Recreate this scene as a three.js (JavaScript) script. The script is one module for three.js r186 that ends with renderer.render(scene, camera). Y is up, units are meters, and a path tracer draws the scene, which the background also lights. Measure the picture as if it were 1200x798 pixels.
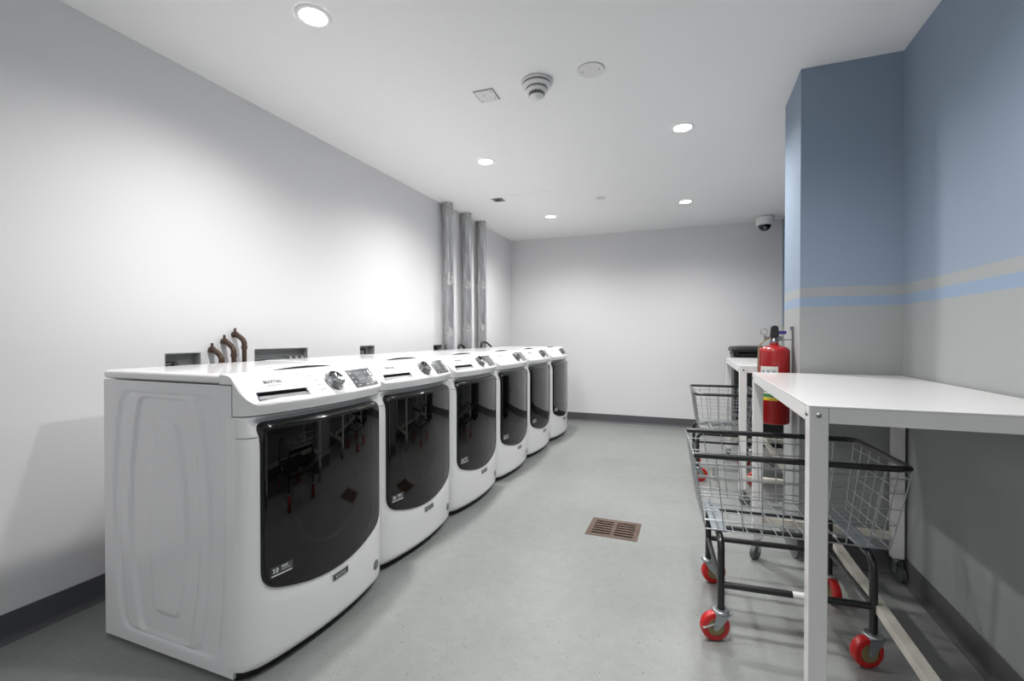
import * as THREE from 'three';
import { RoundedBoxGeometry } from 'three/addons/geometries/RoundedBoxGeometry.js';
import { mergeGeometries, mergeVertices, toCreasedNormals } from 'three/addons/utils/BufferGeometryUtils.js';
import { RectAreaLightUniformsLib } from 'three/addons/lights/RectAreaLightUniformsLib.js';
import { TextGeometry } from 'three/addons/geometries/TextGeometry.js';
import { FontLoader } from 'three/addons/loaders/FontLoader.js';

// ---------------------------------------------------------------- camera, light, exposure
const scene = new THREE.Scene();
const camera = new THREE.PerspectiveCamera(72.82, 1200 / 798, 0.05, 60);
camera.position.set(0, 1.10, 0);
camera.rotation.order = 'YXZ';
camera.rotation.set(THREE.MathUtils.degToRad(-0.55), Math.atan(209 / 541), 0);
scene.add(camera);
const renderer = new THREE.WebGLRenderer({ antialias: true });
renderer.toneMapping = THREE.LinearToneMapping;
renderer.toneMappingExposure = 3.8;
renderer.shadowMap.enabled = true;
RectAreaLightUniformsLib.init();
scene.background = new THREE.Color(0x000000);
const LAMP = 2.75;           // candela-like strength of each recessed LED disc
const REAR_FILL = 5.8;           // radiance of the added fill panels behind the camera
const CEIL = 2.402, XL = -2.289, XR = 0.905, XR2 = 0.96, ZB = -5.925, ZF = 4.2;

// ---------------------------------------------------------------- helpers
const V = (x, y, z) => new THREE.Vector3(x, y, z);
function rng(seed) { let s = seed >>> 0; return () => { s = (s + 0x6D2B79F5) | 0; let t = Math.imul(s ^ (s >>> 15), 1 | s); t = (t + Math.imul(t ^ (t >>> 7), 61 | t)) ^ t; return ((t ^ (t >>> 14)) >>> 0) / 4294967296; }; }
const taken = {};
function numbered(n) { if (!(n in taken)) { taken[n] = 0; return n; } taken[n]++; return n + '_' + String(taken[n]).padStart(3, '0'); }
function norm(g) { let r = g.index ? g.toNonIndexed() : g; for (const k of Object.keys(r.attributes)) if (!['position', 'normal', 'uv'].includes(k)) r.deleteAttribute(k); if (!r.attributes.uv) r.setAttribute('uv', new THREE.BufferAttribute(new Float32Array(r.attributes.position.count * 2), 2)); return r; }
function merge(list) { list = Array.isArray(list) ? list : [list]; return list.length === 1 ? list[0] : mergeGeometries(list.map(norm)); }
function obj(name, geos, mat, parent) {
  const m = new THREE.Mesh(merge(geos), mat); m.castShadow = m.receiveShadow = true;
  m.name = parent ? name : numbered(name); (parent || scene).add(m); return m;
}
function tag(o, label, category, group) { o.userData.label = label; o.userData.category = category; if (group) o.userData.group = group; return o; }
function thing(name, label, category, pos = [0, 0, 0], turn = 0, group) {
  const o = new THREE.Group(); o.name = numbered(name); o.position.set(...pos); o.rotation.y = turn; scene.add(o);
  return tag(o, label, category, group);
}
function struct(name, geos, mat, parent) { const m = obj(name, geos, mat, parent); if (!parent) { m.name = name; m.userData.kind = 'structure'; } return m; }
function dup(root, label, pos, turn = root.rotation.y) {
  const c = root.clone(); c.name = numbered(root.name.replace(/_\d{3}$/, '')); c.userData = { ...root.userData, label }; c.position.set(...pos); c.rotation.y = turn; scene.add(c); return c;
}
const box = (x0, x1, y0, y1, z0, z1) => new THREE.BoxGeometry(x1 - x0, y1 - y0, z1 - z0).translate((x0 + x1) / 2, (y0 + y1) / 2, (z0 + z1) / 2);
const rbox = (x0, x1, y0, y1, z0, z1, r = .003, s = 2) => new RoundedBoxGeometry(x1 - x0, y1 - y0, z1 - z0, s, r).translate((x0 + x1) / 2, (y0 + y1) / 2, (z0 + z1) / 2);
function rod(a, b, r, seg = 6, r2 = r) {
  const d = b.clone().sub(a), g = new THREE.CylinderGeometry(r2, r, d.length(), seg, 1);
  g.applyQuaternion(new THREE.Quaternion().setFromUnitVectors(V(0, 1, 0), d.clone().normalize()));
  return g.translate((a.x + b.x) / 2, (a.y + b.y) / 2, (a.z + b.z) / 2);
}
function pathTube(pts, r, bend = .04, seg = 10, closed = false, steps) {       // straight runs with rounded corners
  const cp = new THREE.CurvePath(), n = pts.length; let first = null, prev = closed ? null : pts[0];
  for (let i = closed ? 0 : 1; i < (closed ? n : n - 1); i++) {
    const P = pts[i], A = pts[(i - 1 + n) % n], B = pts[(i + 1) % n];
    const la = Math.min(bend, P.distanceTo(A) * .48), lb = Math.min(bend, P.distanceTo(B) * .48);
    const s = P.clone().lerp(A, la / P.distanceTo(A)), e = P.clone().lerp(B, lb / P.distanceTo(B));
    if (prev) cp.add(new THREE.LineCurve3(prev, s)); else first = s;
    cp.add(new THREE.QuadraticBezierCurve3(s, P, e)); prev = e;
  }
  cp.add(new THREE.LineCurve3(prev, closed ? first : pts[n - 1]));
  return new THREE.TubeGeometry(cp, steps || pts.length * 12, r, seg, closed);
}
const splineTube = (pts, r, steps = 24, seg = 8) => new THREE.TubeGeometry(new THREE.CatmullRomCurve3(pts), steps, r, seg, false);
const lathe = (pts, seg = 32) => new THREE.LatheGeometry(pts.map(p => new THREE.Vector2(p[0], p[1])), seg);
function ringMesh(rings, closed = true, flipTo) {                        // loft through rings of equal length
  const n = rings[0].length, pos = [], idx = [];
  for (const r of rings) for (const p of r) pos.push(p.x, p.y, p.z);
  const m = closed ? n : n - 1;
  for (let k = 0; k < rings.length - 1; k++) for (let i = 0; i < m; i++) {
    const a = k * n + i, b = k * n + (i + 1) % n, c = a + n, d = b + n; idx.push(a, b, c, b, d, c);
  }
  const g = new THREE.BufferGeometry(); g.setAttribute('position', new THREE.Float32BufferAttribute(pos, 3)); g.setIndex(idx); g.computeVertexNormals();
  if (flipTo) {
    let s = 0; const nn = g.attributes.normal; for (let i = 0; i < nn.count; i++) s += nn.getX(i) * flipTo.x + nn.getY(i) * flipTo.y + nn.getZ(i) * flipTo.z;
    if (s < 0) { for (let i = 0; i < idx.length; i += 3) { const t = idx[i]; idx[i] = idx[i + 1]; idx[i + 1] = t; } g.setIndex(idx); g.computeVertexNormals(); }
  }
  return g;
}
const sstep = (a, b, x) => { const t = Math.min(1, Math.max(0, (x - a) / (b - a))); return t * t * (3 - 2 * t); };
const lerp = (a, b, t) => a + (b - a) * t;
function canvasTex(w, h, draw) {
  const c = document.createElement('canvas'); c.width = w; c.height = h; draw(c.getContext('2d'), w, h);
  const t = new THREE.CanvasTexture(c); t.colorSpace = THREE.SRGBColorSpace; return t;
}
function dataTex(n, fn, srgb = true) {
  const d = new Uint8Array(n * n * 4);
  for (let j = 0; j < n; j++) for (let i = 0; i < n; i++) { const c = fn(i, j), k = (j * n + i) * 4; d[k] = c[0]; d[k + 1] = c[1]; d[k + 2] = c[2]; d[k + 3] = 255; }
  const t = new THREE.DataTexture(d, n, n); t.wrapS = t.wrapT = THREE.RepeatWrapping; t.magFilter = THREE.LinearFilter; t.minFilter = THREE.LinearFilter; if (srgb) t.colorSpace = THREE.SRGBColorSpace; t.needsUpdate = true; return t;
}
// tileable value noise
function tileNoise(n, cells, seed) {
  const r = rng(seed), g = Float32Array.from({ length: cells * cells }, () => r());
  return (i, j) => {
    const x = i / n * cells, y = j / n * cells, x0 = Math.floor(x), y0 = Math.floor(y), fx = x - x0, fy = y - y0, sx = fx * fx * (3 - 2 * fx), sy = fy * fy * (3 - 2 * fy);
    const q = (a, b) => g[(b % cells) * cells + (a % cells)];
    return lerp(lerp(q(x0, y0), q(x0 + 1, y0), sx), lerp(q(x0, y0 + 1), q(x0 + 1, y0 + 1), sx), sy);
  };
}
function uvPlan(g, ax, ay, s = 1) { const p = g.attributes.position, u = g.attributes.uv; for (let i = 0; i < p.count; i++) u.setXY(i, p.getComponent(i, ax) * s, p.getComponent(i, ay) * s); return g; }

// ---------------------------------------------------------------- materials
const std = (o) => new THREE.MeshStandardMaterial(o), phy = (o) => new THREE.MeshPhysicalMaterial(o);
const hex = (h) => new THREE.Color(h);
const M = {};
M.wall = std({ color: hex(0xe1e1e2), roughness: .85 });
M.ceiling = std({ color: hex(0xf5f5f5), roughness: .9 });
{
  const N = 1024, a = tileNoise(N, 6, 3), b = tileNoise(N, 40, 5), c = tileNoise(N, 200, 8), r = rng(77);
  const spots = new Float32Array(N * N);
  const stamp = (x, y, rad, v) => { for (let j = -3; j <= 3; j++) for (let i = -3; i <= 3; i++) { const d = Math.hypot(i, j); if (d <= rad) { const k = ((y + j + N) % N) * N + (x + i + N) % N; spots[k] = v; } } };
  for (let k = 0; k < 900; k++) stamp(r() * N | 0, r() * N | 0, .6 + r() * 1.0, -(18 + r() * 40));
  for (let k = 0; k < 120; k++) stamp(r() * N | 0, r() * N | 0, 1 + r() * 1.3, -(25 + r() * 45));
  for (let k = 0; k < 700; k++) stamp(r() * N | 0, r() * N | 0, .6 + r() * .8, 10 + r() * 16);
  const t = dataTex(N, (i, j) => { const v = 138 + (a(i, j) - .5) * 7 + (b(i, j) - .5) * 5 + (c(i, j) - .5) * 6 + spots[j * N + i]; return [v - 2, v + 1, v - 1]; });
  M.floor = std({ map: t, roughness: .38, bumpMap: dataTex(512, (i, j) => { const v = 128 + (tn(i, j) - .5) * 120; return [v, v, v]; }, false), bumpScale: .0004 });
  function tn(i, j) { return (tn.f || (tn.f = tileNoise(512, 60, 21)))(i, j); }
}
M.baseboard = std({ color: hex(0x56575a), roughness: .55 });
{
  const t = canvasTex(8, 2048, (g, w, h) => {
    const Y = (m) => h - m / CEIL * h;
    g.fillStyle = '#8998aa'; g.fillRect(0, 0, w, h);
    g.fillStyle = '#9a9d9d'; g.fillRect(0, Y(1.336), w, h);
    g.fillStyle = '#8799b0'; g.fillRect(0, Y(1.290), w, Y(1.244) - Y(1.290));
  });
  M.stripedWall = std({ map: t, roughness: .75 });
}
M.enamel = phy({ color: hex(0xebebec), roughness: .32, clearcoat: .7, clearcoatRoughness: .06 });
M.enamelSide = phy({ color: hex(0xe4e4e6), roughness: .35, clearcoat: .6, clearcoatRoughness: .05 });
M.seam = std({ color: hex(0x55565a), roughness: .8 });  // dark grey for the painted groove shade and the drawer recess
M.black = std({ color: hex(0x0c0c0d), roughness: .6 });
M.blackGloss = phy({ color: hex(0x060707), roughness: .12 });
M.doorGlass = phy({ color: new THREE.Color(.16, .165, .165), roughness: 0, transmission: 1, thickness: 0, ior: 1.52 });
M.doorInner = std({ color: hex(0x1c1d1e), roughness: .5 });
M.bowl = phy({ color: hex(0x5a5d5f), roughness: .25 });
M.chrome = std({ color: hex(0xa0a1a3), roughness: .18, metalness: 1 });
M.chromeDark = std({ color: hex(0x8f9092), roughness: .3, metalness: 1 });
M.zinc = std({ color: hex(0xb4babd), roughness: .32, metalness: .9 });
M.wire = std({ color: hex(0xb9bcbf), roughness: .3, metalness: .9 });
M.greyPlate = std({ color: hex(0x8d959c), roughness: .5, metalness: .3 });
M.blackTube = phy({ color: hex(0x111214), roughness: .35, clearcoat: .4, clearcoatRoughness: .2 });
M.red = phy({ color: hex(0xc01418), roughness: .35, clearcoat: .3, clearcoatRoughness: .2 });
M.extRed = phy({ color: hex(0x9c0207), roughness: .3, clearcoat: .35, clearcoatRoughness: .06 });
M.tan = std({ color: hex(0x8a7a55), roughness: .5 });
M.tableWhite = phy({ color: hex(0xe6e6e5), roughness: .3, clearcoat: .5, clearcoatRoughness: .1 });
M.paleBar = std({ map: dataTex(256, (() => { const a = tileNoise(256, 9, 31), b = tileNoise(256, 50, 32); return (i, j) => { const v = 205 + (a(i, j) - .5) * 30 - (b(i, j) > .9 ? 14 : 0); return [v, v - 3, v - 14]; }; })()), roughness: .55 });
M.castGrey = std({ color: hex(0x55585a), roughness: .5 });
M.plasticBlack = std({ color: hex(0x17181a), roughness: .45 });
M.galv = std({ map: dataTex(256, (() => { const a = tileNoise(256, 14, 41), b = tileNoise(256, 60, 42); return (i, j) => { const v = 186 + (a(i, j) - .5) * 34 + (b(i, j) - .5) * 20; return [v, v, v + 2]; }; })()), roughness: .34, metalness: .85 });
M.tape = std({ map: dataTex(128, (() => { const a = tileNoise(128, 18, 51), b = tileNoise(128, 42, 52); return (i, j) => { const v = 188 + (a(i, j) - .5) * 50 + (b(i, j) - .5) * 30; return [v, v, v]; }; })()), roughness: .42, metalness: .7, bumpMap: dataTex(128, (() => { const a = tileNoise(128, 20, 53); return (i, j) => { const v = a(i, j) * 255; return [v, v, v]; }; })(), false), bumpScale: .003 });
M.iron = std({ map: dataTex(128, (() => { const a = tileNoise(128, 10, 61), b = tileNoise(128, 40, 62); return (i, j) => { const k = a(i, j) * .7 + b(i, j) * .3; return [56 + k * 46, 44 + k * 36, 36 + k * 30]; }; })()), roughness: .5, metalness: .35 });
M.rust = std({ map: dataTex(256, (() => { const a = tileNoise(256, 12, 71), b = tileNoise(256, 60, 72); return (i, j) => { const k = a(i, j) * .6 + b(i, j) * .4; return [76 + k * 34, 62 + k * 30, 54 + k * 28]; }; })()), roughness: .6, metalness: .3 });
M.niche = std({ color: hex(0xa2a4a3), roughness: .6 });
M.brass = std({ color: hex(0x9c8a5e), roughness: .35, metalness: .9 });
M.plasticWhite = std({ color: hex(0xe4e4e3), roughness: .45 });
M.pullGrey = std({ color: hex(0x8f9092), roughness: .4, metalness: .4 });
M.plasticGrey = std({ color: hex(0xa9aaaa), roughness: .5 });
M.lampTrim = std({ color: hex(0xf2f2f2), roughness: .5 });
M.fillGlow = std({ color: 0xffffff, emissive: hex(0xffffff), emissiveIntensity: .6, roughness: .5 });  // glow of the added panels behind the camera
M.lampGlow = std({ color: 0xffffff, emissive: hex(0xffffff), emissiveIntensity: 3.2, roughness: .5 });

// ---------------------------------------------------------------- room shell
const DR = { x0: -.545, x1: -.262, z0: -2.785, z1: -2.53 };       // floor drain opening
{
  const T = .12;
  const sh = new THREE.Shape([[XL - T, -(ZF + T)], [XR2 + T, -(ZF + T)], [XR2 + T, -(ZB - T)], [XL - T, -(ZB - T)]].map(p => new THREE.Vector2(...p)));
  sh.holes.push(new THREE.Path([[DR.x0, -DR.z1], [DR.x0, -DR.z0], [DR.x1, -DR.z0], [DR.x1, -DR.z1]].map(p => new THREE.Vector2(...p))));
  const g = new THREE.ExtrudeGeometry(sh, { depth: .1, bevelEnabled: false }).rotateX(-Math.PI / 2).translate(0, -.1, 0);
  struct('floor', uvPlan(g, 0, 2, 1 / 1.3), M.floor);
  struct('ceiling', box(XL - T, XR2 + T, CEIL, CEIL + .12, ZB - T, ZF + T), M.ceiling);
  // left wall with recessed openings for the supply boxes
  const wl = new THREE.Shape([[ZB, 0], [ZF, 0], [ZF, CEIL], [ZB, CEIL]].map(p => new THREE.Vector2(...p)));
  for (const [a, b, lo, hi] of NICHES()) wl.holes.push(new THREE.Path([[-b, lo], [-b, hi], [-a, hi], [-a, lo]].map(p => new THREE.Vector2(...p))));
  // shape x = z, y = y; extruded to -x
  const gl = new THREE.ExtrudeGeometry(wl, { depth: T, bevelEnabled: false }).rotateY(-Math.PI / 2).translate(XL, 0, 0);
  struct('wall_left', gl, M.wall);
  struct('wall_back', box(XL - T, XR2 + T, 0, CEIL, ZB - T, ZB), M.wall);
  struct('wall_rear', box(XL - T, XR2 + T, 0, CEIL, ZF, ZF + T), M.wall);
  const stripeUV = (g) => { const p = g.attributes.position, u = g.attributes.uv; for (let i = 0; i < p.count; i++) u.setXY(i, .5, p.getY(i) / CEIL); return g; };
  struct('wall_right', [stripeUV(box(XR, XR + .175, 0, CEIL, -2.62, ZF)), stripeUV(box(XR2, XR2 + T, 0, CEIL, ZB, -3.02))], M.stripedWall);
  struct('wall_pilaster', stripeUV(box(.5, XR2 + T, 0, CEIL, -3.02, -2.62)), M.stripedWall);
  // rubber cove base: profile in (depth, height)
  const cove = (len) => { const s = new THREE.Shape(); s.moveTo(0, 0); s.lineTo(.022, 0); s.quadraticCurveTo(.006, .004, .0045, .026); s.lineTo(.004, .102); s.quadraticCurveTo(.0035, .105, 0, .105); return new THREE.ExtrudeGeometry(s, { depth: len, bevelEnabled: false, curveSegments: 5 }); };
  struct('baseboard_left', cove(ZF - ZB).translate(XL, 0, ZB), M.baseboard);
  struct('baseboard_back', cove(XR2 - XL).rotateY(-Math.PI / 2).translate(XR2, 0, ZB), M.baseboard);
  struct('baseboard_right', [cove(ZF + 2.62).rotateY(Math.PI).translate(XR, 0, ZF), cove(-3.02 - ZB).rotateY(Math.PI).translate(XR2, 0, -3.02)], M.baseboard);
  struct('baseboard_pilaster', [cove(XR - .5).rotateY(-Math.PI / 2).translate(XR, 0, -2.62), cove(.4).rotateY(Math.PI).translate(.5, 0, -2.62)], M.baseboard);
}
function NICHES() { return [[1.425, 1.597, .90, 1.019], [1.90, 2.29, .90, 1.027], [2.79, 2.961, .90, 1.028], [3.842, 4.011, .89, 1.015]]; }

// ---------------------------------------------------------------- ceiling lights
{
  const spots = [
    [-1.435, -1.472, 'round recessed ceiling light nearest the top left of the picture'],
    [-1.428, -3.149, 'round recessed ceiling light over the third machine, between the square plate and the grey box'],
    [-1.424, -4.846, 'farthest left round recessed ceiling light, beyond the vertical ducts'],
    [-.05, -1.40, 'round recessed ceiling light overhead, just above the top edge of the picture'],
    [-.05, -3.079, 'right round recessed ceiling light, nearer one beside the blue pilaster'],
    [-.05, -4.779, 'farthest right round recessed ceiling light, left of the dome camera'],
  ];
  for (const [x, z, label] of spots) {
    const t = thing('recessed_light', label, 'ceiling light', [x, CEIL, z], 0, 'recessed ceiling lights');
    obj('trim_ring', lathe([[.053, -.0005], [.053, -.005], [.058, -.008], [.070, -.006], [.074, -.0005]], 40), M.lampTrim, t);
    obj('diffuser', lathe([[0, -.0055], [.04, -.0055], [.053, -.0045], [.053, -.001], [0, -.001]], 40), M.lampGlow, t);
    const l = new THREE.SpotLight(hex(0xfefcfa), LAMP, 0, THREE.MathUtils.degToRad(78), 1, 2); l.position.set(0, -.012, 0); l.target.position.set(0, -1, 0); l.castShadow = true; l.shadow.radius = 2.6; l.shadow.mapSize.set(1024, 1024); l.name = 'lamp_light'; t.add(l, l.target); l.target.name = 'lamp_target';
  }
}

{                                                                            // unseen panels added behind the camera to brighten machine sides and table legs
  for (const [x, z, label] of [[-1.43, 2.9, 'added fill light panel, unseen behind the camera on the left'], [-.05, 2.9, 'added fill light panel, unseen behind the camera on the right']]) {
    const t = thing('added_fill_panel', label, 'ceiling light', [x, CEIL, z]);
    obj('frame', [box(-.31, .31, -.012, -.0005, -.31, -.295), box(-.31, .31, -.012, -.0005, .295, .31), box(-.31, -.295, -.012, -.0005, -.295, .295), box(.295, .31, -.012, -.0005, -.295, .295)], M.lampTrim, t);
    obj('diffuser', box(-.295, .295, -.008, -.0005, -.295, .295), M.fillGlow, t);
    const l = new THREE.RectAreaLight(hex(0xfefcfa), REAR_FILL, .58, .58); l.position.set(0, -.014, 0); l.rotation.x = -Math.PI / 2; l.name = 'fill_light'; t.add(l);
  }
}
// ---------------------------------------------------------------- washers and dryers (front faces +x, width along z)
const font = await new FontLoader().loadAsync('fonts/droid/droid_serif_bold.typeface.json');
const HW = .345;
const xf = (z) => { const s = Math.min(1, Math.abs(z) / HW); return .66 + .055 * Math.sqrt(Math.max(0, 1 - s ** 14)) + .045 * (1 - s * s); };
const panelX = (z, y) => xf(z) - .012 * sstep(.72, .845, y) * (1 - Math.min(1, Math.abs(z) / HW) ** 8);
function doorOutline(ins, top) {
  const h = .298 - ins, t = .822 - top, r = .032, s = new THREE.Shape();
  s.moveTo(h, t - r); s.quadraticCurveTo(h, t, h - r, t); s.lineTo(-h + r, t); s.quadraticCurveTo(-h, t, -h, t - r);
  s.lineTo(-h, .345 + ins); s.quadraticCurveTo(-h, .288 + ins, -h + .055, .270 + ins);
  s.quadraticCurveTo(0, .184 + ins, h - .055, .270 + ins); s.quadraticCurveTo(h, .288 + ins, h, .345 + ins); s.closePath();
  return s.getPoints(20);
}
const DC = { z: 0, y: .52 };
function rayHit(poly, a) {
  const dx = Math.cos(a), dy = Math.sin(a); let best = 0;
  for (let i = 0; i < poly.length; i++) {
    const p = poly[i], q = poly[(i + 1) % poly.length], ex = q.x - p.x, ey = q.y - p.y, px = p.x - DC.z, py = p.y - DC.y, det = dx * ey - dy * ex;
    if (Math.abs(det) < 1e-12) continue;
    const t = (px * ey - py * ex) / det, u = (px * dy - py * dx) / det;
    if (t > 0 && u >= -1e-6 && u <= 1 + 1e-6) best = Math.max(best, t);
  }
  return best;
}
const FP = [[HW, .032], [HW, .843], [-HW, .843], [-HW, .032]].map(p => new THREE.Vector2(...p));
const ANG = [];
for (let i = 0; i < 168; i++) ANG.push(i / 168 * Math.PI * 2);
for (const p of FP) ANG.push(Math.atan2(p.y - DC.y, p.x - DC.z) + (p.y < DC.y ? Math.PI * 2 : 0));
ANG.sort((a, b) => a - b);
const hits = (poly) => ANG.map(a => { const t = rayHit(poly, a); return [DC.z + Math.cos(a) * t, DC.y + Math.sin(a) * t]; });
const hDoor = hits(doorOutline(0, 0)), hGlass = hits(doorOutline(.006, .024)), hPanel = hits(FP);
const PX = V(1, 0, 0);
const dishMax = (y) => .004 + .018 * sstep(.77, .82, y);
function frontPanelGeo() {
  const K = 26, rings = [];
  for (let k = 0; k <= K; k++) {
    const f = .5 - .5 * Math.cos(Math.PI * k / K);
    rings.push(ANG.map((a, i) => {
      const [z0, y0] = hDoor[i], [z1, y1] = hPanel[i], z = lerp(z0, z1, f), y = lerp(y0, y1, f), dist = f * Math.hypot(z1 - z0, y1 - y0);
      let x = panelX(z, y) - dishMax(y0) * (1 - sstep(0, .05, dist)) * (1 - f * f);
      if (y < .06) x -= .02 * (1 - Math.sqrt(Math.max(0, 1 - ((.06 - y) / .028) ** 2)));
      return V(x, y, z);
    }));
  }
  rings.push(ANG.map((a, i) => { const [z, y] = hPanel[i]; return V(Math.min(panelX(z, y) - .03, .654), y, z); }));
  return ringMesh(rings, true, PX);
}
const doorEdgeX = (i) => { const [z, y] = hDoor[i]; return panelX(z, y) - dishMax(y) - .001; };
const glassX = (z) => xf(z * .97) + .002;
function doorRimGeo() {
  const rings = [];
  for (let k = 0; k <= 8; k++) {
    const q = k / 8, e = Math.sqrt(1 - (1 - q) ** 2);
    rings.push(ANG.map((a, i) => { const z = lerp(hDoor[i][0], hGlass[i][0], q), y = lerp(hDoor[i][1], hGlass[i][1], q); return V(lerp(doorEdgeX(i), glassX(hGlass[i][0]), e), y, z); }));
  }
  rings.push(ANG.map((a, i) => V(glassX(hGlass[i][0]) - .004, lerp(hGlass[i][1], DC.y, .004), lerp(hGlass[i][0], 0, .004))));
  return ringMesh(rings, true, PX);
}
function doorFace(off, outline) {
  const rings = [];
  for (const f of [.998, .97, .93, .87, .8, .7, .6, .5, .4, .3, .2, .1, .004]) rings.push(ANG.map((a, i) => { const z = outline[i][0] * f, y = lerp(DC.y, outline[i][1], f); return V(glassX(z) + off, y, z); }));
  return ringMesh(rings, true, PX);
}
// console cross-section
const lipY = (z) => { const d = Math.min(1, Math.max(0, Math.abs(z) - .305) / .04); return .886 + .062 * (1 - Math.sqrt(Math.max(0, 1 - d * d))); };
const lipX0 = (z) => { const s = Math.min(1, Math.abs(z) / HW); return .70 + .02 * Math.sqrt(Math.max(0, 1 - s ** 10)) + .04 * (1 - s * s); };
const topB = (z) => { const s = Math.min(1, Math.abs(z) / HW); return [.652 + .028 * (1 - s * s), .967]; };
function faceAt(z, q) {                                                      // q 0 = top edge, 1 = lower lip line at .886
  const [bx, by] = topB(z), x = lerp(bx, lipX0(z), q), y = lerp(by, .886, q); return V(x + .004 * Math.sin(Math.PI * q), y, z);
}
const lipQ = (z) => (.967 - lipY(z)) / (.967 - .886);
function onFace(z, q, off = 0) {
  const e = .004, p = faceAt(z, q), n = faceAt(z + e, q).sub(faceAt(z - e, q)).cross(faceAt(z, q - .03).sub(faceAt(z, q + .03))).normalize(); if (n.x < 0) n.negate();
  const X = faceAt(z - e, q).sub(faceAt(z + e, q)).normalize(), Y = n.clone().cross(X).normalize();
  return new THREE.Matrix4().makeBasis(X, Y, n).setPosition(p.addScaledVector(n, off));
}
function onPanel(z, y, off, fx = panelX) {
  const e = .004, p = V(fx(z, y), y, z), n = V(fx(z + e, y), y, z + e).sub(V(fx(z - e, y), y, z - e)).cross(V(fx(z, y - e), y - e, z).sub(V(fx(z, y + e), y + e, z))).normalize(); if (n.x < 0) n.negate();
  const X = V(fx(z - e, y), y, z - e).sub(V(fx(z + e, y), y, z + e)).normalize();
  return new THREE.Matrix4().makeBasis(X, n.clone().cross(X), n).setPosition(p.addScaledVector(n, off));
}
const SLOT = { z0: .118, z1: .297, q0: .60, q1: .87 };
function consoleGeo(slot) {
  const zs = []; for (let i = 0; i <= 44; i++) zs.push(HW * Math.sin((i / 44 - .5) * Math.PI)); if (slot) { zs.push(SLOT.z0, SLOT.z1); }
  zs.sort((a, b) => a - b);
  const qs = [0, .12, .3, .45, SLOT.q0, .74, SLOT.q1, 1];
  const col = (z) => {
    const B = topB(z), L = lipQ(z), pts = [V(.60, .9765, z), V(.625, .9755, z), V(lerp(.625, B[0], .6), .973, z)];
    for (const q of qs) pts.push(faceAt(z, q * L));
    const c = faceAt(z, L), ly = c.y; const ex = panelX(z, .846);
    pts.push(V(c.x + .003, ly - .004, z), V(c.x + .0025, ly - .010, z), V(lerp(c.x, ex, .55), lerp(ly - .01, .846, .5), z), V(ex + .001, .847, z), V(Math.min(ex - .02, .655), .8465, z));
    return pts;
  };
  const cols = zs.map(col), pos = [], idx = [], n = cols[0].length;
  cols.forEach(c => c.forEach(p => pos.push(p.x, p.y, p.z)));
  for (let i = 0; i < cols.length - 1; i++) for (let k = 0; k < n - 1; k++) {
    if (slot && zs[i] >= SLOT.z0 - 1e-6 && zs[i + 1] <= SLOT.z1 + 1e-6 && k >= 3 + 4 && k < 3 + 6) continue;
    const a = i * n + k, b = a + 1, c = a + n, d = c + 1; idx.push(a, c, b, b, c, d);
  }
  const g = new THREE.BufferGeometry(); g.setAttribute('position', new THREE.Float32BufferAttribute(pos, 3)); g.setIndex(idx); g.computeVertexNormals();
  const nn = g.attributes.normal; let s = 0; for (let i = 0; i < nn.count; i++) s += nn.getX(i) + nn.getY(i); if (s < 0) { for (let i = 0; i < idx.length; i += 3) [idx[i], idx[i + 1]] = [idx[i + 1], idx[i]]; g.setIndex(idx); g.computeVertexNormals(); }
  const out = [toCreasedNormals(g, .75)];
  for (const z of [HW, -HW]) {
    const c = col(z), sh = new THREE.Shape([...c.map(p => new THREE.Vector2(p.x, p.y)), new THREE.Vector2(.658, .847), new THREE.Vector2(.658, .9465), new THREE.Vector2(.60, .9465)]);
    out.push(new THREE.ShapeGeometry(sh).translate(0, 0, z));
  }
  return out;
}
function sidePanelGeo() {
  const NX = 140, NY = 180, W = .654, Y0 = .012, Y1 = .943;
  const barrel = (x, y, xl, xr, bl, br, y0, y1, r) => {          // signed distance (inside < 0) to a barrel-sided shape
    const t = (y - (y0 + y1) / 2) / ((y1 - y0) / 2), L = xl - bl * (1 - t * t), R = xr + br * (1 - t * t);
    const cx = (L + R) / 2, cy = (y0 + y1) / 2, dx = Math.abs(x - cx) - (R - L) / 2 + r, dy = Math.abs(y - cy) - (y1 - y0) / 2 + r;
    return Math.hypot(Math.max(dx, 0), Math.max(dy, 0)) + Math.min(0, Math.max(dx, dy)) - r;
  };
  const h = (x, y) => {
    let d = 0;
    d -= .007 * sstep(.007, -.007, barrel(x, y, .10, .585, .045, .03, .055, .905, .05));
    d += .009 * sstep(.007, -.007, barrel(x, y, .135, .495, .045, .058, .063, .895, .03));
    d -= .009 * sstep(.007, -.007, barrel(x, y, .205, .450, .055, .055, .068, .888, .03));
    d += .009 * sstep(.007, -.007, barrel(x, y, .272, .395, .022, .044, .15, .805, .025));
    return d;
  };
  const pos = [], idx = [], n = NX + 3;
  for (let j = -1; j <= NY + 1; j++) for (let i = -1; i <= NX + 1; i++) {
    const e = i < 0 || j < 0 || i > NX || j > NY, x = Math.min(1, Math.max(0, i / NX)) * W, y = lerp(Y0, Y1, Math.min(1, Math.max(0, j / NY)));
    pos.push(x, y, e ? HW - .023 : HW + h(x, y));
  }
  for (let j = 0; j < NY + 2; j++) for (let i = 0; i < NX + 2; i++) { const a = j * n + i, b = a + 1, c = a + n, d = c + 1; idx.push(a, b, c, b, d, c); }
  const g = new THREE.BufferGeometry(); g.setAttribute('position', new THREE.Float32BufferAttribute(pos, 3)); g.setIndex(idx); g.computeVertexNormals(); return toCreasedNormals(g, .9);
}
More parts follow.
